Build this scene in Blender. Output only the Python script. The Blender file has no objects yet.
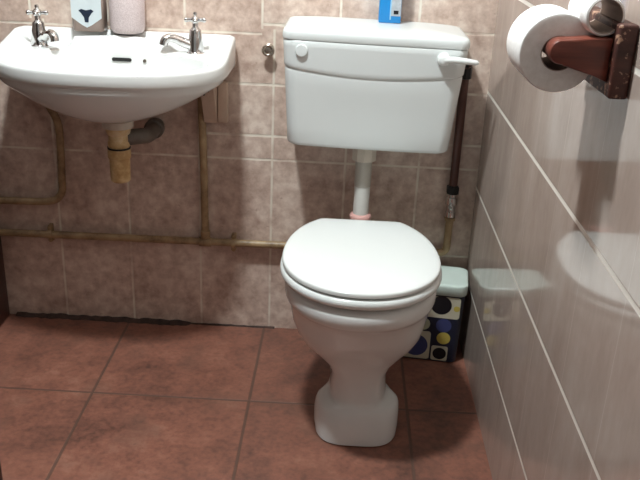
import bpy, bmesh, math, random
from mathutils import Vector, Matrix
random.seed(7)
SC = bpy.context.scene
COL = SC.collection
PI = math.pi

# ------------------------------------------------------------------ helpers
def smooth(t):
    t = max(0.0, min(1.0, t))
    return t*t*(3-2*t)

def lerp(a, b, t):
    return a+(b-a)*t

class MB:
    """collects shapes, builds one mesh object"""
    def __init__(self):
        self.bm = bmesh.new()
        self.mi = 0
    def loft(self, rings, cap0=True, cap1=True, loop=False):
        bm = self.bm
        vr = [[bm.verts.new(p) for p in r] for r in rings]
        n = len(vr[0])
        pairs = [(i, i+1) for i in range(len(vr)-1)]
        if loop:
            pairs.append((len(vr)-1, 0))
        for a, b in pairs:
            for k in range(n):
                k2 = (k+1) % n
                f = bm.faces.new((vr[a][k], vr[a][k2], vr[b][k2], vr[b][k]))
                f.material_index = self.mi
        if not loop:
            if cap0:
                f = bm.faces.new(list(reversed(vr[0]))); f.material_index = self.mi
            if cap1:
                f = bm.faces.new(vr[-1]); f.material_index = self.mi
        return self
    def lathe(self, prof, base=(0, 0, 0), axis=(0, 0, 1), n=32, cap0=True, cap1=True, loop=False):
        """prof: list of (radius, height along axis)"""
        ax = Vector(axis).normalized()
        h = Vector((0, 0, 1)) if abs(ax.z) < .9 else Vector((1, 0, 0))
        u = ax.cross(h).normalized(); v = ax.cross(u)
        b = Vector(base)
        rings = []
        for r, t in prof:
            r = max(r, 1e-5)
            rings.append([b+ax*t+(u*math.cos(2*PI*k/n)+v*math.sin(2*PI*k/n))*r for k in range(n)])
        return self.loft(rings, cap0, cap1, loop)
    def tube(self, pts, rad, n=18, res=0, flat=1.0):
        """tube along a polyline; rad a number or list; res>0 rounds the corners"""
        P = [Vector(p) for p in pts]
        R_ = list(rad) if isinstance(rad, (list, tuple)) else [rad]*len(P)
        if res:
            Q, S = [P[0]], [R_[0]]
            for i in range(1, len(P)-1):
                a = (P[i-1]-P[i]); b = (P[i+1]-P[i])
                d = min(a.length, b.length)*.5
                d = min(d, max(R_)*2.6)
                p0 = P[i]+a.normalized()*d; p1 = P[i]+b.normalized()*d
                for k in range(res+1):
                    t = k/res
                    Q.append(p0*(1-t)**2+P[i]*2*t*(1-t)+p1*t*t); S.append(R_[i])
            Q.append(P[-1]); S.append(R_[-1])
            P, R_ = Q, S
        rings = []
        t0 = (P[1]-P[0]).normalized()
        h = Vector((0, 0, 1)) if abs(t0.z) < .9 else Vector((1, 0, 0))
        u = t0.cross(h).normalized()
        for i, p in enumerate(P):
            if i == 0: t = P[1]-P[0]
            elif i == len(P)-1: t = P[-1]-P[-2]
            else: t = (P[i+1]-P[i]).normalized()+(P[i]-P[i-1]).normalized()
            t.normalize()
            u = (u-t*u.dot(t)).normalized(); v = t.cross(u)
            rings.append([p+(u*math.cos(2*PI*k/n)+v*math.sin(2*PI*k/n)*flat)*R_[i] for k in range(n)])
        return self.loft(rings)
    def box(self, c, s, bevel=0, rotz=0, seg=3):
        r = bmesh.ops.create_cube(self.bm, size=1)
        vs = r['verts']
        M = Matrix.Translation(c) @ Matrix.Rotation(rotz, 4, 'Z') @ Matrix.Diagonal((s[0], s[1], s[2], 1))
        bmesh.ops.transform(self.bm, matrix=M, verts=vs)
        fs = {f for v in vs for f in v.link_faces}
        for f in fs: f.material_index = self.mi
        if bevel:
            es = list({e for v in vs for e in v.link_edges})
            bmesh.ops.bevel(self.bm, geom=es, offset=bevel, segments=seg, profile=.5, affect='EDGES')
        return self
    def prism(self, poly, axis_vec):
        """extrude a planar polygon (3D points) along axis_vec"""
        a = Vector(axis_vec)
        return self.loft([[Vector(p) for p in poly], [Vector(p)+a for p in poly]])
    def build(self, name, mats, parent=None, angle=40, label=None, off=None):
        bmesh.ops.recalc_face_normals(self.bm, faces=self.bm.faces[:])
        me = bpy.data.meshes.new(name)
        self.bm.to_mesh(me); self.bm.free()
        for m in (mats if isinstance(mats, (list, tuple)) else [mats]):
            me.materials.append(m)
        for p in me.polygons: p.use_smooth = True
        me.set_sharp_from_angle(angle=math.radians(angle))
        o = bpy.data.objects.new(name, me); COL.objects.link(o)
        if parent is not None:
            o.parent = parent
            w = world_loc(parent)
            me.transform(Matrix.Translation(-w))
        elif off is not None:
            me.transform(Matrix.Translation(-Vector(off))); o.location = off
        if label: o['label'] = label
        return o

def world_loc(o):
    w = Vector((0, 0, 0))
    while o is not None:
        w = w+o.location; o = o.parent
    return w

def thing(name, label, cat, loc, group=None):
    o = bpy.data.objects.new(name, None); COL.objects.link(o)
    o.location = loc; o.empty_display_size = .05
    o['label'] = label; o['category'] = cat
    if group: o['group'] = group
    return o

def tag(o, label, cat, group=None):
    o['label'] = label; o['category'] = cat
    if group: o['group'] = group
    return o

def struct(o, label=None, cat=None):
    o['kind'] = 'structure'
    if label: o['label'] = label
    if cat: o['category'] = cat
    return o

def srgb(r, g, b):
    f = lambda c: (c/255/12.92) if c/255 <= .04045 else ((c/255+.055)/1.055)**2.4
    return (f(r), f(g), f(b), 1)

# ------------------------------------------------------------------ materials
class NT:
    def __init__(self, name):
        self.m = bpy.data.materials.new(name); self.m.use_nodes = True
        self.t = self.m.node_tree; self.t.nodes.clear()
        self.out = self.t.nodes.new('ShaderNodeOutputMaterial')
        self.b = self.t.nodes.new('ShaderNodeBsdfPrincipled')
        self.t.links.new(self.b.outputs[0], self.out.inputs[0])
    def n(self, typ, **kw):
        nd = self.t.nodes.new(typ)
        for k, v in kw.items(): setattr(nd, k, v)
        return nd
    def link(self, a, b): self.t.links.new(a, b)
    def val(self, sock, v):
        if isinstance(v, bpy.types.NodeSocket): self.link(v, sock)
        else: sock.default_value = v
    def math(self, op, a, b=None, c=None, clamp=False):
        nd = self.n('ShaderNodeMath', operation=op); nd.use_clamp = clamp
        self.val(nd.inputs[0], a)
        if b is not None: self.val(nd.inputs[1], b)
        if c is not None: self.val(nd.inputs[2], c)
        return nd.outputs[0]
    def mix(self, f, a, b):
        nd = self.n('ShaderNodeMix', data_type='RGBA')
        self.val(nd.inputs[0], f); self.val(nd.inputs[6], a); self.val(nd.inputs[7], b)
        return nd.outputs[2]
    def pos(self):
        g = self.n('ShaderNodeNewGeometry'); s = self.n('ShaderNodeSeparateXYZ')
        self.link(g.outputs['Position'], s.inputs[0])
        return g.outputs['Position'], s.outputs[0], s.outputs[1], s.outputs[2]
    def noise(self, vec, scale, detail=4, rough=.55, stretch=None):
        if stretch:
            mp = self.n('ShaderNodeMapping'); mp.inputs['Scale'].default_value = stretch
            self.link(vec, mp.inputs[0]); vec = mp.outputs[0]
        nd = self.n('ShaderNodeTexNoise')
        nd.inputs['Scale'].default_value = scale; nd.inputs['Detail'].default_value = detail
        nd.inputs['Roughness'].default_value = rough
        self.link(vec, nd.inputs[0])
        return nd.outputs[0]
    def ramp(self, f, stops):
        nd = self.n('ShaderNodeValToRGB')
        e = nd.color_ramp.elements
        while len(e) < len(stops): e.new(.5)
        for el, (p, c) in zip(e, stops): el.position = p; el.color = c
        self.link(f, nd.inputs[0])
        return nd.outputs[0]
    def band(self, f, lo, hi):
        nd = self.n('ShaderNodeMapRange'); nd.interpolation_type = 'SMOOTHSTEP'
        self.val(nd.inputs[0], f); nd.inputs[1].default_value = lo; nd.inputs[2].default_value = hi
        return nd.outputs[0]
    def line(self, c, pos, w):
        """1 on a line at c = pos with width w"""
        d = self.math('ABSOLUTE', self.math('SUBTRACT', c, pos))
        return self.math('SUBTRACT', 1.0, self.band(d, w*.35, w*.75))
    def grid(self, c, off, period, w):
        t = self.math('DIVIDE', self.math('SUBTRACT', c, off), period)
        t = self.math('FRACT', self.math('ADD', t, .5))
        d = self.math('MULTIPLY', self.math('ABSOLUTE', self.math('SUBTRACT', t, .5)), period)
        return self.math('SUBTRACT', 1.0, self.band(d, w*.35, w*.75))
    def mx(self, *a):
        r = a[0]
        for x in a[1:]: r = self.math('MAXIMUM', r, x)
        return r
    def bump(self, h, strength=.4, dist=.002):
        nd = self.n('ShaderNodeBump'); nd.inputs['Strength'].default_value = strength
        nd.inputs['Distance'].default_value = dist
        self.link(h, nd.inputs['Height']); self.link(nd.outputs[0], self.b.inputs['Normal'])
    def set(self, **kw):
        names = dict(color='Base Color', rough='Roughness', metal='Metallic', ior='IOR', spec='Specular IOR Level', coat='Coat Weight', coat_rough='Coat Roughness', sub='Subsurface Weight')
        for k, v in kw.items(): self.val(self.b.inputs[names[k]], v)
        return self.m

def plain(name, c, rough=.4, metal=0, var=.06, scale=30, **kw):
    """simple colour with slight procedural variation"""
    t = NT(name)
    p, x, y, z = t.pos()
    nz = t.noise(p, scale, 3)
    c = srgb(*c)
    d = tuple(max(0, v*(1-var)) for v in c[:3])+(1,)
    e = tuple(min(1, v*(1+var)) for v in c[:3])+(1,)
    t.set(color=t.ramp(nz, [(.3, d), (.7, e)]), rough=rough, metal=metal, **kw)
    return t.m

def mat_back_tile():
    t = NT('stone_look_wall_tile')
    p, x, y, z = t.pos()
    n1 = t.noise(p, 7, 5, .6); n2 = t.noise(p, 32, 4, .6); n3 = t.noise(p, 85, 3, .6)
    f = t.math('ADD', t.math('MULTIPLY', n1, .45), t.math('MULTIPLY', n2, .55))
    c = t.ramp(f, [(.36, srgb(170, 144, 130)), (.5, srgb(203, 180, 166)), (.62, srgb(226, 209, 195))])
    fl = t.math('MULTIPLY', t.band(n3, .62, .74), .45)
    c = t.mix(fl, c, srgb(150, 122, 108))
    # grout: rows at irregular heights as in the room, columns every 0.2 m
    up = t.math('GREATER_THAN', z, .868)
    low = t.math('SUBTRACT', 1.0, up)
    cols = t.mx(t.math('MULTIPLY', low, t.grid(x, -.562, .2, .0055)), t.math('MULTIPLY', up, t.grid(x, -.594, .2, .0055)))
    right = t.math('GREATER_THAN', x, -.594)
    left = t.math('SUBTRACT', 1.0, right)
    strip = t.math('GREATER_THAN', x, -.76)
    rows = t.mx(t.line(z, .26, .005), t.line(z, .518, .0055), t.math('MULTIPLY', strip, t.line(z, .585, .006)),
                t.line(z, .724, .006), t.math('MULTIPLY', left, t.line(z, .855, .005)),
                t.math('MULTIPLY', right, t.line(z, .88, .006)), t.line(z, 1.12, .006), t.grid(z, 1.38, .26, .006))
    rows = t.math('MULTIPLY', rows, 1.0)
    # the periodic rows only start above the cistern
    rows = t.mx(t.line(z, .26, .005), t.line(z, .518, .0055), t.math('MULTIPLY', strip, t.line(z, .585, .006)),
                t.line(z, .724, .006), t.math('MULTIPLY', left, t.line(z, .855, .005)),
                t.math('MULTIPLY', right, t.line(z, .88, .006)),
                t.math('MULTIPLY', t.math('GREATER_THAN', z, 1.0), t.grid(z, 1.12, .26, .006)))
    g = t.mx(cols, rows)
    gn = t.math('MULTIPLY', g, t.band(t.noise(p, 14, 2), .25, .6))
    c = t.mix(gn, c, srgb(230, 221, 206))
    t.set(color=c, rough=t.math('ADD', .34, t.math('MULTIPLY', n2, .2)))
    t.bump(t.math('SUBTRACT', t.math('MULTIPLY', n2, .35), g), .35, .002)
    return t.m

def mat_right_tile(name='streaked_wall_tile'):
    t = NT(name)
    p, x, y, z = t.pos()
    n1 = t.noise(p, 9, 5, .65, (1, 1, .5)); n2 = t.noise(p, 16, 4, .6, (1, 1, .16)); n3 = t.noise(p, 50, 4, .6, (1, 1, .6))
    f = t.math('ADD', t.math('MULTIPLY', n1, .4), t.math('ADD', t.math('MULTIPLY', n2, .4), t.math('MULTIPLY', n3, .2)))
    c = t.ramp(f, [(.3, srgb(158, 141, 131)), (.5, srgb(174, 158, 148)), (.7, srgb(188, 174, 164))])
    hz = t.grid(z, .733, .2655, .0074)
    vt = t.grid(y, -.21, .1985, .003)
    c = t.mix(t.math('MULTIPLY', vt, .34), c, srgb(206, 192, 180))
    c = t.mix(hz, c, srgb(228, 222, 212))
    t.set(color=c, rough=t.math('ADD', .07, t.math('MULTIPLY', hz, .45)), spec=.95)
    t.bump(t.math('SUBTRACT', t.math('MULTIPLY', n2, .06), t.math('MAXIMUM', hz, t.math('MULTIPLY', vt, .3))), .25, .0015)
    return t.m

def mat_floor():
    t = NT('terracotta_floor_tile')
    p, x, y, z = t.pos()
    n1 = t.noise(p, 3.2, 5, .62); n2 = t.noise(p, 14, 5, .65); n3 = t.noise(p, 70, 4, .6); n4 = t.noise(p, 6.3, 3, .5)
    f = t.math('ADD', t.math('MULTIPLY', n1, .4), t.math('ADD', t.math('MULTIPLY', n2, .35), t.math('MULTIPLY', n3, .25)))
    c = t.ramp(f, [(.37, srgb(90, 62, 53)), (.46, srgb(120, 80, 67)), (.53, srgb(140, 92, 76)), (.62, srgb(158, 113, 95))])
    c = t.mix(t.math('MULTIPLY', t.band(n4, .52, .7), .4), c, srgb(104, 80, 69))
    c = t.mix(t.math('MULTIPLY', t.band(n3, .56, .75), .4), c, srgb(78, 52, 44))
    g = t.mx(t.grid(x, -.576, .4, .0065), t.grid(y, -.392, .4, .006))
    c = t.mix(t.math('MULTIPLY', g, .85), c, srgb(92, 70, 60))
    t.set(color=c, rough=t.math('ADD', .3, t.math('MULTIPLY', n2, .25)))
    t.bump(t.math('SUBTRACT', t.math('ADD', t.math('MULTIPLY', n2, .3), t.math('MULTIPLY', n3, .12)), g), .4, .003)
    return t.m

def mat_wood():
    t = NT('mahogany_stained_wood')
    p, x, y, z = t.pos()
    n = t.noise(p, 18, 4, .6, (.35, 1, 3)); n2 = t.noise(p, 90, 3, .6)
    c = t.ramp(n, [(.3, srgb(74, 34, 28)), (.55, srgb(112, 56, 44)), (.75, srgb(136, 74, 58))])
    t.set(color=c, rough=t.math('ADD', .25, t.math('MULTIPLY', n2, .2)))
    return t.m

def mat_plate():
    t = NT('worn_wood_plate')
    p, x, y, z = t.pos()
    n = t.noise(p, 60, 4, .65); n2 = t.noise(p, 25, 4, .6, (.4, 1, 2))
    c = t.ramp(n2, [(.3, srgb(58, 34, 30)), (.7, srgb(92, 52, 42))])
    c = t.mix(t.band(n, .56, .62), c, srgb(168, 132, 110))
    t.set(color=c, rough=.5)
    return t.m

def mat_pipe():
    t = NT('yellowed_painted_copper')
    p, x, y, z = t.pos()
    n = t.noise(p, 22, 4, .65)
    c = t.ramp(n, [(.3, srgb(118, 94, 66)), (.5, srgb(160, 134, 100)), (.72, srgb(180, 156, 120))])
    t.set(color=c, rough=.42)
    return t.m

def mat_trap():
    t = NT('yellowed_plastic')
    p, x, y, z = t.pos()
    n = t.noise(p, 26, 4, .6)
    c = t.ramp(n, [(.36, srgb(186, 150, 100)), (.52, srgb(214, 186, 138)), (.66, srgb(226, 208, 172))])
    t.set(color=c, rough=.4)
    return t.m

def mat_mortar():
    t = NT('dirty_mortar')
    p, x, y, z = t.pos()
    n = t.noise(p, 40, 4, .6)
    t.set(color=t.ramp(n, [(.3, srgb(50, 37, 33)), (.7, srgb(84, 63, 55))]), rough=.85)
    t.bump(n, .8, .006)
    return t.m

def mat_dotty():
    t = NT('dotted_pink_ceramic')
    p, x, y, z = t.pos()
    v = t.n('ShaderNodeTexVoronoi'); v.inputs['Scale'].default_value = 430
    t.link(p, v.inputs[0])
    c = t.ramp(v.outputs['Distance'], [(.25, srgb(184, 166, 166)), (.6, srgb(206, 192, 191))])
    t.set(color=c, rough=.5)
    t.bump(v.outputs['Distance'], .4, .001)
    return t.m

def mat_paper():
    t = NT('toilet_paper')
    p, x, y, z = t.pos()
    n = t.noise(p, 120, 3)
    t.set(color=t.ramp(n, [(.3, srgb(226, 224, 221)), (.7, srgb(238, 237, 235))]), rough=.9)
    t.bump(n, .25, .001)
    return t.m

M = dict(
    back=mat_back_tile(), right=mat_right_tile(), floor=mat_floor(), wood=mat_wood(), plate=mat_plate(),
    pipe=mat_pipe(), trap=mat_trap(), mortar=mat_mortar(), dotty=mat_dotty(), paper=mat_paper(),
    ceramic=plain('white_vitreous_china', (226, 228, 226), .09, var=.012, scale=6),
    plastic=plain('white_gloss_plastic', (222, 227, 226), .2, var=.012, scale=6),
    seat=plain('white_seat_plastic', (230, 234, 232), .16, var=.01, scale=6),
    cream=plain('offwhite_plastic', (206, 196, 182), .4, var=.05),
    pipewhite=plain('white_pipe_plastic', (214, 212, 206), .3, var=.04),
    pipegrey=plain('greyed_pipe_sleeve', (176, 170, 160), .35, var=.05),
    pink=plain('pink_rubber', (208, 160, 152), .6),
    chrome=plain('chrome', (214, 214, 214), .12, 1, var=.03),
    dullchrome=plain('dull_chrome', (196, 186, 174), .25, 1, var=.15, scale=60),
    outlet=plain('dull_grey_pipe', (104, 96, 88), .45, var=.15, scale=40),
    black=plain('black_rubber', (26, 24, 24), .5),
    hole=plain('overflow_shadow_black', (18, 16, 16), .7),
    brown=plain('brown_painted_pipe', (84, 52, 44), .38, var=.15, scale=20),
    door=plain('dark_brown_door', (66, 38, 32), .4, var=.15, scale=8),
    leftwall=plain('brown_wall_paint', (104, 94, 88), .6, var=.04),
    whitewall=plain('white_wall_paint', (150, 150, 149), .8, var=.02),
    paint=plain('grey_ceiling_paint', (96, 94, 92), .8, var=.02),
    tan=plain('tan_painted_bracket', (192, 168, 150), .5, var=.1),
    card=plain('brown_grey_card', (172, 156, 146), .85, var=.06),
    navy=plain('navy_print', (36, 38, 56), .35, var=.08),
    creamprint=plain('cream_print', (206, 200, 178), .35, var=.03),
    blackprint=plain('black_print', (24, 24, 30), .35, var=.08),
    blueprint=plain('slate_blue_print', (66, 72, 118), .35, var=.05),
    yellowprint=plain('yellow_print', (204, 184, 92), .35, var=.05),
    sageprint=plain('pale_sage_print', (190, 194, 168), .35, var=.05),
    binlid=plain('pale_mint_lid', (206, 220, 212), .25, var=.02),
    boxblue=plain('blue_carton', (26, 132, 200), .4, var=.04),
    boxlight=plain('pale_blue_carton_edge', (150, 196, 222), .4, var=.04),
    boxgrey=plain('grey_carton_label', (178, 184, 190), .45, var=.14, scale=90),
    bottle=plain('clear_brown_bottle', (150, 132, 122), .2, var=.06),
    label=plain('pale_blue_label', (204, 214, 217), .3, var=.04),
    motif=plain('dark_navy_motif', (34, 44, 62), .35, var=.15, scale=80),
)

# ------------------------------------------------------------------ the room
XL, YF, ZC = -1.40, -2.75, 2.4
T = .1
struct(MB().box((XL/2, YF/2, -T/2), (-XL+2*T, -YF+2*T, T)).build('floor', M['floor']), 'terracotta tiled floor', 'floor')
struct(MB().box((XL/2, YF/2, ZC+T/2), (-XL+2*T, -YF+2*T, T)).build('ceiling', M['paint']), 'white ceiling', 'ceiling')
struct(MB().box((XL/2, T/2, ZC/2), (-XL, T, ZC)).build('wall_back', M['back']), 'stone look tiled wall behind the toilet', 'wall')
struct(MB().box((T/2, YF/2, ZC/2), (T, -YF+2*T, ZC)).build('wall_right', M['right']), 'glossy tiled wall on the right', 'wall')
struct(MB().box((XL-T/2, YF/2, ZC/2), (T, -YF+2*T, ZC)).build('wall_left', M['leftwall']), 'tiled wall on the left', 'wall')
struct(MB().box((XL/2, YF-T/2, ZC/2), (-XL, T, ZC)).build('wall_front', M['whitewall']), 'painted wall behind the viewer', 'wall')
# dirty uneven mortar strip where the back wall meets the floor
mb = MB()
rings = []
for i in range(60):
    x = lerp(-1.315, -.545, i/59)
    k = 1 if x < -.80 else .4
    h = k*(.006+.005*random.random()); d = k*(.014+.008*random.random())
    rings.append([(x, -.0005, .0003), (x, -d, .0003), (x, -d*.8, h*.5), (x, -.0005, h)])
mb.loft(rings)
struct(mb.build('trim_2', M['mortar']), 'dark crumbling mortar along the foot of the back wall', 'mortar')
# brown wooden post in the left back corner
mb = MB(); mb.box((-1.366, -.05, 1.0), (.068, .082, 1.999), .006)
struct(mb.build('trim_1', M['door']), 'dark brown wooden post in the left corner', 'post')
# door leaf, opened into the room on the left; only its edge shows
a = Vector((-1.395, -1.46, 0)); b = Vector((-1.052, -.80, 0)); d = (b-a)
root = thing('door_1', 'dark brown door leaf standing open at the left edge', 'door', tuple((a+b)/2+Vector((0, 0, .012))))
root['kind'] = 'structure'
ang = math.atan2(d.y, d.x)
MB().box(tuple((a+b)/2+Vector((0, 0, .012+.975))), (d.length, .036, 1.95), .004, ang).build('door_leaf', M['door'], root)
e = d.normalized(); nrm = Vector((e.y, -e.x, 0))
for s in (1, -1):
    hb = MB(); q = b-e*.06+nrm*s*.018+Vector((0, 0, 1.0))
    hb.lathe([(.024, 0), (.024, .005), (.01, .006), (.01, .035)], q, nrm*s)
    hb.tube([q+nrm*s*.035, q+nrm*s*.04-e*.02, q+nrm*s*.04-e*.1], .008, res=4)
    hb.build('door_handle', M['chrome'], root)

# ------------------------------------------------------------------ wash basin
BX = -.940
HWB, YFR = .282, -.372
def outline(n=144):
    pts = []
    # parameter runs round: back right -> right side -> front -> left side -> back left -> back
    for k in range(n):
        th = 2*PI*k/n
        c, s = math.cos(th), math.sin(th)
        cy = -.15
        if s <= 0:
            ex = 2.35
            sx = math.copysign(abs(c)**(2/ex), c); sy = -abs(s)**(2/ex)
            pts.append((sx*HWB, cy+sy*(cy-YFR)))
        else:
            ex = 14
            sx = math.copysign(abs(c)**(2/ex), c); sy = abs(s)**(2/ex)
            pts.append((sx*HWB, cy+sy*(-cy-.001)))
    return pts
OUT = outline()
def rimz(y): return .811+.039*smooth((y+.25)/.21)
def edge_dist(x, y):
    # approximate distance to the outline (side or front)
    best = 9
    for (a, b) in OUT:
        if b > -.002: continue
        dd = (a-x)**2+(b-y)**2
        if dd < best: best = dd
    return math.sqrt(best)
def topz(x, y):
    dish = .808+.006*smooth((y+.26)/.14)
    shelf = smooth((y+.095)/.02)*smooth((.135-abs(x))/.022)
    lip = smooth((y+.036)/.016)
    side = 1-smooth((edge_dist(x, y)-.014)/.022)
    m = max(shelf*1.0, lip, side)
    return lerp(dish, rimz(y), m)
N = len(OUT)
def opening(k, s=1.0):
    # bowl opening, sampled towards the matching outline point
    ox, oy = OUT[k]
    cy = -.222
    dx, dy = ox, oy-cy
    hx, hy, ex = .238, (.137 if dy < 0 else .112), 2.5
    t = 1/((abs(dx/hx)**ex+abs(dy/hy)**ex)**(1/ex))
    t = min(t, .93)
    return dx*t*s, cy+dy*t*s
root = thing('wash_basin', 'white ceramic wash basin with two chrome taps hung on the tiled wall', 'basin', (BX, 0, .66))
rings = []
def ring(f): rings.append([Vector((BX+f(k)[0], f(k)[1], f(k)[2])) for k in range(N)])
# underside from the drain out to the apron
UC = -.185
for s in (.14, .22, .32, .42, .52, .62, .72, .82, .9, .95):
    def f(k, s=s):
        ox, oy = OUT[k]
        z = .664+(.772-.664)*(s**2.0)
        return ox*s, min(UC+(oy-UC)*(s**.62 if oy < UC else s), -.001), z
    ring(f)
for (ins, z0) in ((.008, .7715), (.003, .775), (.0, .781)):
    def f(k, ins=ins, z0=z0):
        ox, oy = OUT[k]
        L = math.hypot(ox, oy-UC)
        q = 1-ins/L
        return ox*q, min(UC+(oy-UC)*q, -.001), z0
    ring(f)
def f(k):
    ox, oy = OUT[k]; return ox, oy, lerp(.781, rimz(oy)-.008, .5)
ring(f)
for (ins, dz) in ((.0, -.009), (.001, -.0045), (.0035, -.0015), (.008, 0)):
    def f(k, ins=ins, dz=dz):
        ox, oy = OUT[k]; L = math.hypot(ox, oy-UC); q = 1-ins/L
        return ox*q, min(UC+(oy-UC)*q, -.001), rimz(oy)+dz
    ring(f)
NS = 22
for i in range(1, NS+1):
    def f(k, i=i):
        ox, oy = OUT[k]; L = math.hypot(ox, oy-UC); q = 1-.008/L
        ax, ay = ox*q, UC+(oy-UC)*q
        bx, by = opening(k)
        t = i/NS
        x, y = lerp(ax, bx, t), min(lerp(ay, by, t), -.001)
        return x, y, topz(x, y)-(.003*smooth((t-.85)/.15))
    ring(f)
for s in (.985, .96, .92, .86, .78, .66, .5, .34, .2, .1):
    def f(k, s=s):
        bx, by = opening(k, s); ex_, ey_ = opening(k)
        z0 = topz(ex_, ey_)-.003
        zz = .69
        return bx, by, zz+(z0-zz)*(1-(1-s**3.0)**.62 if s < 1 else 1)
    ring(f)
MB_ = MB(); MB_.loft(rings); MB_.build('basin_bowl', M['ceramic'], root, 60)
# overflow slot, chain hole, waste ring
mb = MB()
def stadium(c, u, v, L, r, n=10):
    c, u, v = Vector(c), Vector(u), Vector(v)
    pts = []
    for k in range(n+1):
        a = -PI/2+PI*k/n; pts.append(c+u*(L/2+r*math.cos(a))+v*r*math.sin(a))
    for k in range(n+1):
        a = PI/2+PI*k/n; pts.append(c+u*(-L/2+r*math.cos(a))+v*r*math.sin(a))
    return pts
def bowl_back(x, sc):
    """point on the back slope of the bowl"""
    k = min((k for k in range(N) if OUT[k][1] > -.15), key=lambda k: abs(opening(k, sc)[0]-x))
    bx, by = opening(k, sc); ex_, ey_ = opening(k)
    return Vector((BX+x, by, .69+(topz(ex_, ey_)-.693)*(1-(1-sc**3.0)**.62)))
pa = bowl_back(0, .985); pb = bowl_back(0, .94)
up = (pa-pb).normalized(); nn = Vector((1, 0, 0)).cross(up); nn = nn if nn.y < 0 else -nn
pc = bowl_back(.008, .985)
mb.prism(stadium(pc+nn*.004, (1, 0, 0), up, .040, .0044), -nn*.014)
mb.build('overflow_slot', M['hole'], root, label='dark overflow slot')
mb = MB(); mb.lathe([(.0042, 0), (.0042, .008)], bowl_back(.066, .985)+nn*.003, -nn)
mb.build('chain_hole', M['dullchrome'], root, label='small dark chain stay')
mb = MB(); mb.lathe([(.012, 0), (.03, .001), (.033, .004), (.026, .006), (.014, .004)], (BX, -.222, .687), (0, 0, 1))
mb.build('waste_ring', M['chrome'], root, label='chrome waste ring')
def tap(x, y, z, dirx, diry):
    d = Vector((dirx, diry, 0)).normalized(); b = Vector((x, y, z))
    mb = MB()
    mb.lathe([(.024, 0), (.024, .003), (.0208, .006), (.0200, .014), (.0190, .026), (.0172, .04), (.0150, .05), (.0145, .053), (.0145, .058), (.010, .063), (.0075, .066), (.007, .078)], b)
    o = mb.build('tap', M['chrome'], root, 45)
    mb = MB()
    p0 = b+Vector((0, 0, .017))
    mb.tube([p0, p0+d*.028+Vector((0, 0, .010)), p0+d*.050+Vector((0, 0, .021)), p0+d*.066+Vector((0, 0, .024)), p0+d*.077+Vector((0, 0, .018)), p0+d*.080+Vector((0, 0, .006))], [.0135, .012, .0108, .0105, .011, .0112], res=5)
    mb.build('spout', M['chrome'], o, 50)
    mb = MB()
    c = b+Vector((0, 0, .083))
    mb.lathe([(.009, -.006), (.0115, -.002), (.0115, .004), (.008, .008), (.004, .011), (.0055, .015), (.004, .019), (.001, .02)], c)
    for k in range(4):
        a = k*PI/2+.15
        u = Vector((math.cos(a), math.sin(a), 0))
        mb.tube([c+u*.005, c+u*.014, c+u*.021], [.0042, .0046, .0058], n=12)
        mb.lathe([(.001, -.006), (.005, -.004), (.0066, 0), (.005, .004), (.001, .006)], c+u*.0215, u, n=14)
    mb.build('tap_handle', M['chrome'], o, 50)
tap(BX+.187, -.080, .811, -.93, -.36)
tap(BX-.207, -.080, .811, .72, -.69)

# brackets under the basin
for (bx, zb, txt) in ((-.712, .622, 'tan bracket with a dark bolt under the right end of the basin'), (-1.205, .684, 'tan bracket with a dark bolt under the left end of the basin')):
    r_ = thing('basin_bracket', txt, 'bracket', (bx, 0, .64), 'brackets under the wash basin')
    mb = MB()
    mb.prism([(bx-.03, -.0005, zb), (bx-.03, -.03, zb), (bx-.03, -.085, .719), (bx-.03, -.085, .7285), (bx-.03, -.0005, .7285)], (.034, 0, 0))
    mb.box((bx+.018, -.015, (zb+.729)/2), (.026, .029, .7285-zb), .003)
    mb.build('bracket_arm', M['tan'], r_, 30)
    mb = MB()
    mb.lathe([(.009, 0), (.009, .006), (.005, .007), (.005, .022)], (bx-.014, -.0795, .724), (-.3, -.8, -.5), n=12)
    mb.build('bolt', M['black'], r_, label='dark bolt')

# waste trap
TX, TY = -.931, -.185
r_ = thing('waste_trap', 'yellowed plastic bottle trap under the wash basin', 'waste trap', (TX, TY, .5))
MB().lathe([(.032, .640), (.0385, .642), (.0385, .659), (.034, .6605)], (TX, TY, 0)).build('trap_nut', M['cream'], r_, 35, 'off-white top nut')
MB().lathe([(.024, .588), (.027, .592), (.027, .604), (.025, .608), (.025, .622), (.029, .626), (.032, .6395)], (TX, TY, 0)).build('trap_neck', M['trap'], r_, 35)
MB().lathe([(.021, .500), (.025, .504), (.026, .560), (.029, .564), (.029, .582), (.0265, .586), (.0265, .5875)], (TX, TY, 0)).build('trap_bottle', M['trap'], r_, 35)
MB().lathe([(.0265, .5865), (.0285, .5865), (.0285, .5905), (.0265, .5905)], (TX, TY, 0), loop=True).build('seal_ring', M['black'], r_, 35, 'dark seal ring')
mb = MB()
mb.tube([(TX+.016, TY+.01, .612), (TX+.05, TY+.03, .612), (TX+.056, TY+.08, .6), (TX+.056, -.0005, .6)], .020, res=6)
mb.build('outlet_pipe', M['outlet'], r_, 40, 'dull grey outlet elbow')
MB().lathe([(.022, 0), (.026, .002), (.026, .02), (.022, .022)], (TX+.056, -.045, .6), (0, 1, 0)).build('outlet_nut', M['outlet'], r_, 35, 'grey outlet nut')

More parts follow.
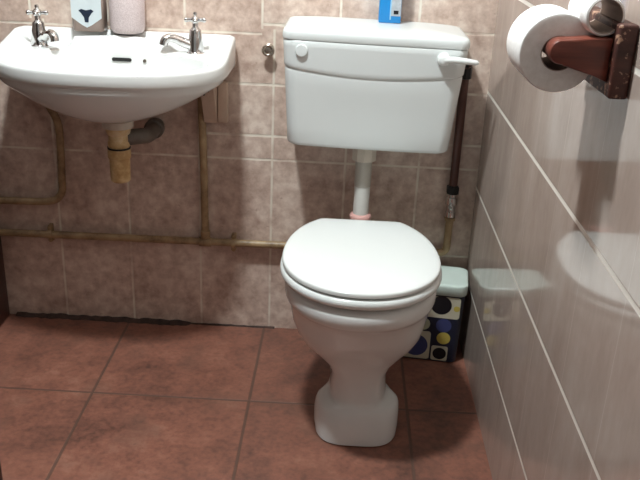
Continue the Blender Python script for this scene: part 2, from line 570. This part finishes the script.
# ------------------------------------------------------------------ cistern
CX = -.3105
root = thing('toilet_cistern', 'white plastic cistern on the tiled wall above the toilet', 'cistern', (CX, 0, .612))
def rrect(hw, y0, y1, r, z, n=12):
    """plan of a box with rounded front corners and nearly square back corners, counter clockwise"""
    pts = []
    q = .005
    for (cx_, cy_, a0, rr) in ((hw-q, y1-q, 0, q), (-hw+q, y1-q, PI/2, q), (-hw+r, y0+r, PI, r), (hw-r, y0+r, 3*PI/2, r)):
        for k in range(n+1):
            a = a0+PI/2*k/n
            pts.append([cx_+rr*math.cos(a), cy_+rr*math.sin(a), z])
        if a0 == PI:        # extra points along the front
            for k in range(1, 24):
                pts.append([lerp(-hw+r, hw-r, k/24), y0, z])
    return pts
def cis_ring(v, off, smile, ins=0):
    hw = lerp(.2015, .2180, (v-.61)/(.85-.61))-ins+(off if off < 0 else off*.35)
    yf = lerp(-.178, -.198, (v-.61)/(.85-.61))+ins-off
    out = []
    for (x, y, z) in rrect(hw, yf, -.001, .03, v):
        bow = .006*(1-(x/hw)**2) if y < -.1 else 0
        dz = smile*(-.016*(1-(x/.21)**2)) 
        out.append(Vector((CX+x, y-bow, z+dz)))
    return out
rings = [cis_ring(.610, -.012, 0), cis_ring(.6115, -.006, 0), cis_ring(.615, -.0015, 0), cis_ring(.620, 0, 0)]
for v in (.66, .70, .74): rings.append(cis_ring(v, 0, .3))
for v, o in ((.77, 0), (.800, 0), (.804, -.0005), (.8065, -.0015), (.809, .001), (.8125, .0025), (.82, .0025)): rings.append(cis_ring(v, o, 1))
for v, sm in ((.84, .4), (.858, .1), (.871, 0)): rings.append(cis_ring(v, .0025, sm))
rings += [cis_ring(.8728, .001, 0), cis_ring(.8736, -.003, 0)]
mb = MB(); mb.loft(rings); mb.build('cistern_body', M['plastic'], root, 50)
rings = []
root.rotation_euler = (0, .015, 0)
for z, ins, dome in ((.8738, .003, 0), (.8744, .0003, 0), (.878, -.0008, 0), (.887, -.0008, 0), (.8925, .0003, 0), (.8965, .003, 0), (.8993, .008, .05), (.9005, .015, .2), (.9015, .035, .5), (.9022, .06, .8), (.9028, .09, 1)):
    hw = .2210-ins; yf = -.2025+ins
    rings.append([Vector((CX+x, min(y, -.002)-(.006*(1-(x/hw)**2) if y < -.1 else 0), z+.0022*dome)) for (x, y, z_) in rrect(hw, yf, -.002, max(.010, .026-ins*.3), z)])
mb = MB(); mb.loft(rings); mb.build('cistern_lid', M['plastic'], root, 50)
# blanking cap on the left
mb = MB(); mb.lathe([(.0145, -.004), (.0145, .0035), (.013, .005), (.003, .0055)], (-.4845, -.2035, .8505), (0, -1, 0), 28)
mb.build('blanking_cap', M['plastic'], root, 40)
# lever on the right
mb = MB()
hub = Vector((-.1495, -.199, .8505))
mb.lathe([(.0165, 0), (.0165, .010), (.0145, .018), (.010, .024), (.003, .026)], hub, (0, -1, 0), 28)
mb.tube([hub+Vector((0, -.016, .0)), hub+Vector((.02, -.019, .002)), hub+Vector((.05, -.021, .001)), hub+Vector((.074, -.021, -.001)), hub+Vector((.080, -.021, -.0015))], [.0105, .0110, .0098, .0085, .004], n=16, flat=.75)
mb.build('flush_lever', M['seat'], root, 60)

# flush pipe
FX, FY = -.3155, -.115
r_ = thing('flush_pipe', 'white vertical flush pipe between the cistern and the toilet pan', 'pipe', (FX, FY, .4))
mb = MB(); mb.tube([(FX, FY, .604), (FX, FY, .497)], .0215, n=24); mb.build('pipe_sleeve', M['pipegrey'], r_, 40, 'greyed upper pipe sleeve')
mb = MB(); mb.tube([(FX, FY, .496), (FX, FY, .385), (FX, FY-.0585, .372)], .0205, n=24, res=8); mb.build('pipe_tube', M['pipewhite'], r_, 40)
mb = MB(); mb.lathe([(.026, .566), (.032, .568), (.032, .590), (.030, .594), (.030, .608)], (FX, FY, 0), n=10); mb.build('pipe_nut', M['cream'], r_, 30, 'off-white nut under the cistern')
mb = MB(); mb.lathe([(.0212, .402), (.027, .404), (.029, .412), (.026, .418), (.0212, .420)], (FX, FY, 0)); mb.build('pipe_seal', M['pink'], r_, 50, 'pink rubber seal ring')

# ------------------------------------------------------------------ toilet
TXC = -.3175
root = thing('toilet', 'white ceramic toilet pan with its lid closed', 'toilet', (-.305, -.40, 0))
def egg(cx, hw, yc, yf, yb, nf=2.1, nb=2.1, clampb=None, n=96, z=0):
    pts = []
    for k in range(n):
        th = 2*PI*k/n
        c, s = math.cos(th), math.sin(th)
        e = nf if s < 0 else nb
        x = math.copysign(abs(c)**(2/e), c)*hw
        y = yc+(math.copysign(abs(s)**(2/e), s))*((yc-yf) if s < 0 else (yb-yc))
        if clampb is not None: y = min(y, clampb)
        pts.append(Vector((cx+x, y, z)))
    return pts
# z, cx, hw, yc, yfront, yback, n front, n back
prof = [
    (.0005, -.307, .098, -.40, -.551, -.235, 3.6, 4.5),
    (.003, -.307, .102, -.40, -.559, -.225, 3.6, 4.5),
    (.020, -.307, .104, -.40, -.558, -.222, 3.4, 4.5),
    (.045, -.3065, .104, -.40, -.551, -.222, 3.2, 4.5),
    (.064, -.306, .102, -.40, -.545, -.224, 3.2, 4.5),
    (.075, -.306, .098, -.40, -.540, -.224, 3.2, 4.5),
    (.081, -.306, .089, -.40, -.536, -.224, 3.2, 4.5),
    (.085, -.306, .077, -.40, -.532, -.224, 3.4, 4.5),
    (.088, -.306, .0695, -.40, -.529, -.222, 3.4, 4.5),
    (.100, -.306, .0675, -.40, -.525, -.222, 3.4, 4.5),
    (.130, -.3065, .0665, -.40, -.520, -.220, 3.3, 4.5),
    (.155, -.307, .069, -.40, -.519, -.215, 3.1, 4.2),
    (.180, -.308, .085, -.405, -.524, -.210, 2.8, 4.0),
    (.205, -.310, .113, -.41, -.536, -.205, 2.5, 3.6),
    (.230, -.312, .135, -.42, -.556, -.200, 2.3, 3.2),
    (.255, -.313, .147, -.43, -.575, -.195, 2.2, 3.0),
    (.285, -.315, .156, -.435, -.593, -.190, 2.1, 2.9),
    (.315, -.315, .161, -.435, -.606, -.185, 2.1, 2.8),
    (.336, -.3155, .164, -.435, -.622, -.182, 2.1, 2.8),
    (.345, -.316, .167, -.435, -.630, -.180, 2.1, 2.8),
    (.351, -.316, .172, -.435, -.640, -.178, 2.1, 2.8),
    (.361, -.316, .1745, -.435, -.645, -.176, 2.1, 2.8),
    (.379, -.316, .1745, -.435, -.6455, -.176, 2.1, 2.8),
    (.388, -.316, .1725, -.435, -.641, -.177, 2.1, 2.8),
    (.3935, -.316, .165, -.435, -.628, -.182, 2.1, 2.8),
    (.3935, -.316, .128, -.435, -.580, -.245, 2.1, 2.4),
    (.390, -.316, .121, -.435, -.572, -.252, 2.1, 2.4),
    (.340, -.315, .115, -.435, -.562, -.262, 2.1, 2.4),
    (.270, -.314, .090, -.420, -.520, -.290, 2.1, 2.2),
    (.230, -.312, .055, -.400, -.470, -.330, 2.1, 2.1),
]
mb = MB()
def pan_ring(z, cx, hw, yc, yf, yb, a, b_):
    pts = egg(cx, hw, yc, yf, yb, a, b_, z=z)
    if z < .0875:   # the foot lobes end part way back
        for p in pts:
            p.x = cx+(p.x-cx)*lerp(1, min(1, .064/hw), smooth((p.y+.455)/.075))
    return pts
mb.loft([pan_ring(*q) for q in prof])
mb.build('pan', M['ceramic'], root, 60)
# flush horn and soil outlet behind the pan
mb = MB(); mb.lathe([(.0212, 0), (.030, 0), (.034, .005), (.034, .032), (.0212, .032)], (FX, -.150, .372), (0, -1, 0), loop=True); mb.build('flush_horn', M['ceramic'], root, 50)
mb = MB(); mb.tube([(-.306, -.24, .15), (-.306, -.12, .165), (-.306, -.002, .165)], [.05, .05, .055], res=6, n=28); mb.build('soil_outlet', M['pipewhite'], root, 50)
# seat ring
def scaled(hw, yf, yb, z, clamp): return egg(TXC, hw+.0055, -.44, yf-.006, yb, 2.08, 2.1, clamp, z=z)
rings = [scaled(.170, -.629, -.19, .4005, -.205), scaled(.1765, -.637, -.18, .403, -.200), scaled(.179, -.640, -.175, .4085, -.198), scaled(.1785, -.6395, -.176, .4155, -.198), scaled(.175, -.636, -.18, .4215, -.200), scaled(.168, -.628, -.19, .4235, -.205),
         scaled(.118, -.58, -.26, .4235, -.265), scaled(.112, -.573, -.265, .417, -.27), scaled(.112, -.573, -.265, .4025, -.27), scaled(.118, -.58, -.26, .4005, -.265)]
mb = MB(); mb.loft(rings, loop=True); mb.build('seat', M['seat'], root, 60)
# lid
rings = []
for (s, z) in ((.010, .4265), (.003, .4270), (.0, .4285), (.0, .4345), (.001, .4370), (.004, .4388), (.012, .4398), (.03, .4412), (.07, .4424), (.11, .4428), (.16, .443)):
    rings.append(egg(TXC, .180-s, -.44, -.640+s, -.172-s, 2.08, 2.1, -.212-s*.9, z=z))
mb = MB(); mb.loft(rings); mb.build('lid', M['seat'], root, 60)
for s in (-1, 1):
    mb = MB()
    mb.lathe([(.013, .3975), (.013, .403), (.009, .405), (.009, .418), (.006, .420)], (TXC+s*.07, -.199, 0), n=20)
    mb.build('hinge', M['seat'], root, 40)

# ------------------------------------------------------------------ pipes on the back wall
PR = .0105
PY = -.019
def clip(x, z, parent):
    mb = MB()
    mb.lathe([(PR+.0002, -.006), (PR+.0035, -.006), (PR+.0035, .006), (PR+.0002, .006)], (x, PY, z), (1, 0, 0), 20, loop=True)
    mb.box((x, -.003, z), (.012, .0055, .052), .002)
    for q in (.0185, -.0185):
        mb.lathe([(.0075, 0), (.0078, .012), (.006, .016), (.002, .017)], (x, -.0055, z+q), (0, -1, 0), 12)
    return mb.build('pipe_clip', M['pipe'], parent, 40)
HZ = .2735
r_ = thing('water_pipe', 'long horizontal yellowed pipe along the back wall', 'pipe', (-.7, PY, HZ), 'yellowed pipes on the back wall')
mb = MB(); mb.tube([(-1.331, PY, HZ-.003), (-.9, PY, HZ), (-.1, PY, HZ+.003), (-.066, PY, HZ+.006), (-.066, PY, .375)], PR, n=18, res=7)
mb.build('pipe_tube', M['pipe'], r_, 50)
clip(-1.187, HZ, r_); clip(-.665, HZ, r_)
mb = MB(); mb.lathe([(PR+.0002, -.017), (PR+.003, -.017), (PR+.003, .017), (PR+.0002, .017)], (-.745, PY, HZ), (1, 0, 0), 20, loop=True)
mb.build('tee_collar', M['pipe'], r_, 40)
r_ = thing('water_pipe', 'vertical yellowed pipe rising from the long pipe to the right end of the basin', 'pipe', (-.745, PY, HZ+.01), 'yellowed pipes on the back wall')
mb = MB(); mb.tube([(-.745, PY, HZ+PR+.0005), (-.747, PY, .50), (-.752, PY, .742)], PR, n=18, res=6)
mb.build('pipe_tube', M['pipe'], r_, 50)
mb = MB(); mb.lathe([(PR+.0002, 0), (PR+.003, 0), (PR+.003, .022), (PR+.0002, .022)], (-.745, PY, HZ+.0125), (0, 0, 1), 20, loop=True); mb.build('pipe_collar', M['pipe'], r_, 40)
r_ = thing('water_pipe', 'bent yellowed pipe from the left end of the basin running left', 'pipe', (-1.16, PY, .37), 'yellowed pipes on the back wall')
mb = MB(); mb.tube([(-1.331, PY, .367), (-1.190, PY, .370), (-1.158, PY, .378), (-1.142, PY, .400), (-1.1365, PY, .55), (-1.138, PY, .605), (-1.163, -.03, .66), (-1.168, -.04, .705)], PR, n=18, res=8)
mb.build('pipe_tube', M['pipe'], r_, 50)

# supply pipe to the cistern at the right
SX, SY = -.066, -.019
r_ = thing('supply_pipe', 'dark brown pipe beside the right end of the cistern', 'pipe', (SX, SY, .5))
mb = MB(); mb.tube([(SX, SY, .478), (SX, SY, .80), (SX, -.045, .816), (SX, -.058, .816)], .0115, n=18, res=5); mb.build('pipe_tube', M['brown'], r_, 50)
mb = MB(); mb.lathe([(.0125, .768), (.017, .770), (.017, .800), (.0125, .802)], (SX, SY, 0), n=8); mb.build('union_nut', M['black'], r_, 30, 'black union nut')
mb = MB(); mb.tube([(SX, -.058, .816), (-.0935, -.058, .816)], .0125, n=16); mb.build('inlet_tail', M['black'], r_, 50, 'black inlet tail into the cistern')
r_ = thing('stop_valve', 'small chrome stop valve between the brown pipe and the yellowed pipe', 'valve', (SX, SY, .42))
mb = MB(); mb.lathe([(.012, .4535), (.018, .455), (.018, .474), (.0125, .4775)], (SX, SY, 0), n=6); mb.build('valve_nut', M['black'], r_, 25, 'black upper nut')
mb = MB(); mb.lathe([(.0115, .386), (.0145, .388), (.0145, .402), (.012, .404), (.013, .42), (.0165, .423), (.0165, .443), (.013, .446), (.013, .4532)], (SX, SY, 0), n=18)
mb.lathe([(.008, 0), (.008, .016), (.0055, .018)], (SX, SY-.010, .422), (-.3, -1, 0), 12); mb.build('valve_body', M['chrome'], r_, 35)
mb = MB(); mb.lathe([(.0125, .3755), (.0165, .377), (.0165, .3845), (.012, .3857)], (SX, SY, 0), n=6); mb.build('valve_nut', M['pipe'], r_, 25, 'brass lower nut')

# wall hook left of the cistern
r_ = thing('wall_hook', 'small round metal hook on the tiles left of the cistern', 'hook', (-.576, 0, .815))
mb = MB(); mb.lathe([(.014, .0005), (.014, .004), (.010, .007), (.006, .009), (.006, .022)], (-.576, 0, .818), (0, -1, 0), 24); mb.build('hook_base', M['dullchrome'], r_, 40)
mb = MB()
ringp = []
for k in range(28):
    a = 2*PI*k/28
    ringp.append((-.576+.0125*math.cos(a), -.024, .818+.0125*math.sin(a)))
rr = []
for k in range(28):
    a = 2*PI*k/28; c = Vector(ringp[k]); u = Vector((math.cos(a), 0, math.sin(a))); v = Vector((0, 1, 0))
    rr.append([c+(u*math.cos(2*PI*j/10)+v*math.sin(2*PI*j/10))*.0042 for j in range(10)])
mb.loft(rr, loop=True)
mb.lathe([(.012, 0), (.012, .002), (.003, .003)], (-.576, -.022, .818), (0, -1, 0), 20)
mb.build('hook_knob', M['dullchrome'], r_, 50)

# ------------------------------------------------------------------ bin
BC = Vector((-.107, -.090, 0)); BR = math.radians(-7)
root = thing('waste_bin', 'slim dark blue bin with circle pattern and pale lid behind the toilet', 'bin', tuple(BC))
def bp(x, y, z):
    v = Matrix.Rotation(BR, 3, 'Z') @ Vector((x, y, 0)); return Vector((BC.x+v.x, BC.y+v.y, z))
def brr(hw, hd, r, z, n=8):
    pts = []
    for (cx_, cy_, a0) in ((hw-r, hd-r, 0), (-hw+r, hd-r, PI/2), (-hw+r, -hd+r, PI), (hw-r, -hd+r, 3*PI/2)):
        for k in range(n+1):
            a = a0+PI/2*k/n
            pts.append(bp(cx_+r*math.cos(a), cy_+r*math.sin(a), z))
    return pts
mb = MB()
mb.loft([brr(.083, .050, .014, .0005), brr(.087, .054, .016, .004), brr(.0925, .0595, .018, .208), brr(.090, .057, .016, .2095)])
# printed pattern: cream patches with coloured discs lying on the front face
def front_y(z): return -(.0540+(.0595-.0540)*(z-.004)/.204)
def patch(x0, x1, z0, z1, mi, r, lift):
    mb.mi = mi
    pts = []
    for (cx_, cz_, a0) in ((x1-r, z1-r, 0), (x0+r, z1-r, PI/2), (x0+r, z0+r, PI), (x1-r, z0+r, 3*PI/2)):
        for k in range(9):
            a = a0+PI/2*k/8
            pts.append((cx_+r*math.cos(a), cz_+r*math.sin(a)))
    mb.loft([[bp(x, front_y(z)+.0004, z) for x, z in pts], [bp(x, front_y(z)-lift, z) for x, z in pts]])
    mb.mi = 0
def disc(x, z, r, mi, lift=.0006): patch(x-r, x+r, z-r, z+r, mi, r*.999, lift)
patch(-.082, .083, .140, .205, 1, .008, .0003)
patch(-.082, .012, .006, .094, 1, .008, .0003)
patch(.017, .062, .006, .052, 1, .006, .0003)
disc(.032, .179, .028, 2); disc(-.045, .172, .024, 3)
disc(-.012, .117, .019, 5); disc(.044, .117, .021, 3); disc(-.06, .117, .019, 4)
disc(.047, .0775, .0185, 4); disc(.074, .172, .0085, 4)
disc(.040, .028, .0185, 2); disc(-.028, .048, .034, 3)
mb.build('bin_body', [M['navy'], M['creamprint'], M['blackprint'], M['blueprint'], M['yellowprint'], M['sageprint']], root, 40)
mb = MB()
mb.loft([brr(.0945, .0615, .02, .2095), brr(.097, .064, .024, .212), brr(.098, .067, .024, .236), brr(.0970, .066, .024, .241), brr(.093, .062, .024, .2432), brr(.086, .055, .022, .2428), brr(.06, .03, .02, .2428)])
mb.build('bin_lid', M['binlid'], root, 50)

# ------------------------------------------------------------------ things on the cistern and the basin
LZ = .9052
root = thing('carton', 'blue carton with a grey label standing on the cistern', 'carton', (-.272, -.034, LZ))
mb = MB(); mb.box((-.272, -.034, LZ+.07), (.054, .046, .14), .0015); mb.build('carton_body', M['boxblue'], root, 30)
mb = MB(); mb.box((-.2575, -.0574, LZ+.078), (.0235, .0008, .122), .0003); mb.build('label_panel', M['boxgrey'], root, 30, 'grey printed label')
mb = MB(); mb.box((-.271, -.0574, LZ+.072), (.0035, .0008, .128), .0003); mb.build('label_edge', M['boxlight'], root, 30, 'pale blue stripe')
mb = MB(); mb.box((-.2575, -.0579, LZ+.026), (.012, .0006, .009), .0002); mb.build('label_mark', M['blackprint'], root, 30, 'black mark on the label')

# bottle with a shield label
DX, DY, DZ = -1.027, -.043, .8503
root = thing('soap_dispenser', 'soap bottle with dark motif on a pale pointed label on the basin ledge', 'soap dispenser', (DX, DY, DZ))
def rr2(cx, cy, hw, hd, r, z, n=8):
    pts = []
    for (ax, ay, a0) in ((hw-r, hd-r, 0), (-hw+r, hd-r, PI/2), (-hw+r, -hd+r, PI), (hw-r, -hd+r, 3*PI/2)):
        for k in range(n+1):
            a = a0+PI/2*k/n; pts.append(Vector((cx+ax+r*math.cos(a), cy+ay+r*math.sin(a), z)))
    return pts
mb = MB()
mb.loft([rr2(DX, DY, .036, .022, .012, DZ), rr2(DX, DY, .040, .026, .014, DZ+.004), rr2(DX, DY, .041, .027, .014, DZ+.06), rr2(DX, DY, .040, .026, .014, DZ+.105), rr2(DX, DY, .032, .022, .014, DZ+.12), rr2(DX, DY, .014, .013, .0125, DZ+.130), rr2(DX, DY, .013, .013, .0125, DZ+.14)])
mb.build('bottle', M['bottle'], root, 50)
mb = MB()
poly = [(DX-.038, DZ+.10), (DX-.038, DZ+.035), (DX-.012, DZ+.017), (DX, DZ+.011), (DX+.012, DZ+.017), (DX+.038, DZ+.035), (DX+.038, DZ+.10)]
mb.prism([(x, DY-.0266, z) for x, z in poly], (0, -.0009, 0)); mb.build('bottle_label', M['label'], root, 30, 'pale blue pointed label')
mb = MB()
poly = [(DX-.019, DZ+.052), (DX-.013, DZ+.046), (DX-.006, DZ+.036), (DX-.0045, DZ+.024), (DX+.0045, DZ+.024), (DX+.006, DZ+.036), (DX+.013, DZ+.046), (DX+.019, DZ+.052), (DX+.012, DZ+.056), (DX, DZ+.053), (DX-.012, DZ+.056)]
mb.prism([(x, DY-.0272, z) for x, z in poly], (0, -.0009, 0)); mb.build('label_motif', M['motif'], root, 30, 'dark blue motif')
mb = MB(); mb.lathe([(.015, .1402), (.015, .152), (.006, .154), (.006, .175)], (DX, DY, DZ), n=20)
mb.tube([(DX, DY, DZ+.172), (DX, DY, DZ+.18), (DX+.02, DY-.02, DZ+.181), (DX+.026, DY-.026, DZ+.176)], .006, res=4); mb.build('pump', M['chrome'], root, 40)

# dotted tumbler
UX, UY, UZ = -.930, -.047, .8503
mb = MB()
mb.lathe([(.030, 0), (.037, .002), (.0415, .008), (.0435, .016), (.044, .05), (.044, .125), (.042, .128), (.040, .125), (.040, .02), (.02, .012)], (UX, UY, UZ), n=48)
tag(mb.build('tumbler', M['dotty'], None, 50, off=(UX, UY, UZ)), 'pale pink dotted tumbler on the basin ledge', 'tumbler')

# ------------------------------------------------------------------ toilet roll holder on the right wall
ZA, XA = 1.013, -.090
root = thing('toilet_roll_holder', 'worn dark red wooden toilet roll holder on the right wall', 'toilet roll holder', (0, -.97, 1.0))
mb = MB(); mb.box((-.0135, -.970, 1.006), (.026, .200, .098), .004); mb.build('backplate', M['plate'], root, 40, 'chipped dark backplate')
def arm(y0, y1):
    mb = MB()
    prof = []
    r = .0165
    for k in range(15):
        a = PI/2+PI*k/14
        prof.append((XA-.002+r*math.cos(a), ZA+.0005+r*math.sin(a)))
    prof += [(-.070, .9905), (-.045, .9835), (-.0268, .976), (-.0268, 1.0345), (-.05, 1.034), (-.075, 1.0315)]
    cx_ = sum(p[0] for p in prof)/len(prof); cz_ = sum(p[1] for p in prof)/len(prof)
    rings = []
    for y, s in ((y0, .004), (y0+.001, .0015), (y0+.004, 0), (y1-.004, 0), (y1-.001, .0015), (y1, .004)):
        rg = []
        for (x, z) in prof:
            d = Vector((cx_-x, 0, cz_-z)); L = d.length
            rg.append(Vector((x, y, z))+d*(s/L))
        rings.append(rg)
    mb.loft(rings)
    return mb.build('arm', M['wood'], root, 35)
arm(-1.055, -1.024); arm(-.914, -.884)
mb = MB(); mb.tube([(XA, -1.026, ZA), (XA, -.912, ZA)], .0155, n=20); mb.build('dowel', M['wood'], root, 40)

def roll(name, cx_, cz_, y0, y1, R_o, R_i, label, group):
    r_ = thing(name, label, 'toilet roll', (cx_, (y0+y1)/2, cz_), group)
    L = y1-y0
    mb = MB()
    mb.lathe([(R_i+.001, 0), (R_o-.004, 0), (R_o-.0015, .001), (R_o, .004), (R_o, L-.004), (R_o-.0015, L-.001), (R_o-.004, L), (R_i+.001, L)], (cx_, y0, cz_), (0, 1, 0), 64, loop=True)
    mb.build('paper', M['paper'], r_, 40)
    mb = MB()
    mb.lathe([(R_i, -.0005), (R_i+.0009, -.0005), (R_i+.0009, L+.0005), (R_i, L+.0005)], (cx_, y0, cz_), (0, 1, 0), 48, loop=True)
    mb.build('core', M['card'], r_, 40, 'cardboard core')
roll('toilet_roll', XA+.0025, ZA-.0068, -1.020, -.918, .0540, .0232, 'full white toilet roll hanging on the red wooden holder', 'toilet rolls at the holder')
roll('toilet_roll', -.0410, 1.0616, -1.05, -.95, .0262, .0215, 'nearly used up small toilet roll lying on top of the holder', 'toilet rolls at the holder')

# ------------------------------------------------------------------ light, camera
w = bpy.data.worlds.new('World'); SC.world = w; w.use_nodes = True
w.node_tree.nodes['Background'].inputs[0].default_value = (.8, .85, 1, 1)
w.node_tree.nodes['Background'].inputs[1].default_value = .05
ld = bpy.data.lights.new('ceiling_lamp_light', 'POINT'); ld.energy = 134; ld.shadow_soft_size = .07; ld.color = (.91, .985, 1.0)
lo = bpy.data.objects.new('ceiling_lamp_light', ld); COL.objects.link(lo); lo.location = (-.76, -.86, 2.28)

cd = bpy.data.cameras.new('Camera'); co = bpy.data.objects.new('Camera', cd); COL.objects.link(co)
cd.sensor_width = 36; cd.sensor_fit = 'HORIZONTAL'; cd.lens = 833.9955/640*36; cd.clip_start = .02
Rm = ((.99853, -.05121, -.0175), (.03578, .38201, .92346), (.04061, .92274, -.38329))
m4 = Matrix.Identity(4)
for i in range(3):
    m4[i][0] = Rm[i][0]; m4[i][1] = Rm[i][1]; m4[i][2] = -Rm[i][2]
m4[0][3], m4[1][3], m4[2][3] = -.38047, -2.18295, 1.19493
co.matrix_world = m4
SC.camera = co
SC.view_settings.view_transform = 'Standard'
SC.view_settings.look = 'None'
SC.view_settings.exposure = 0.0
SC.view_settings.gamma = 1
SC.view_settings.use_curve_mapping = False
SC.cycles.max_bounces = 10
SC.cycles.use_denoising = True
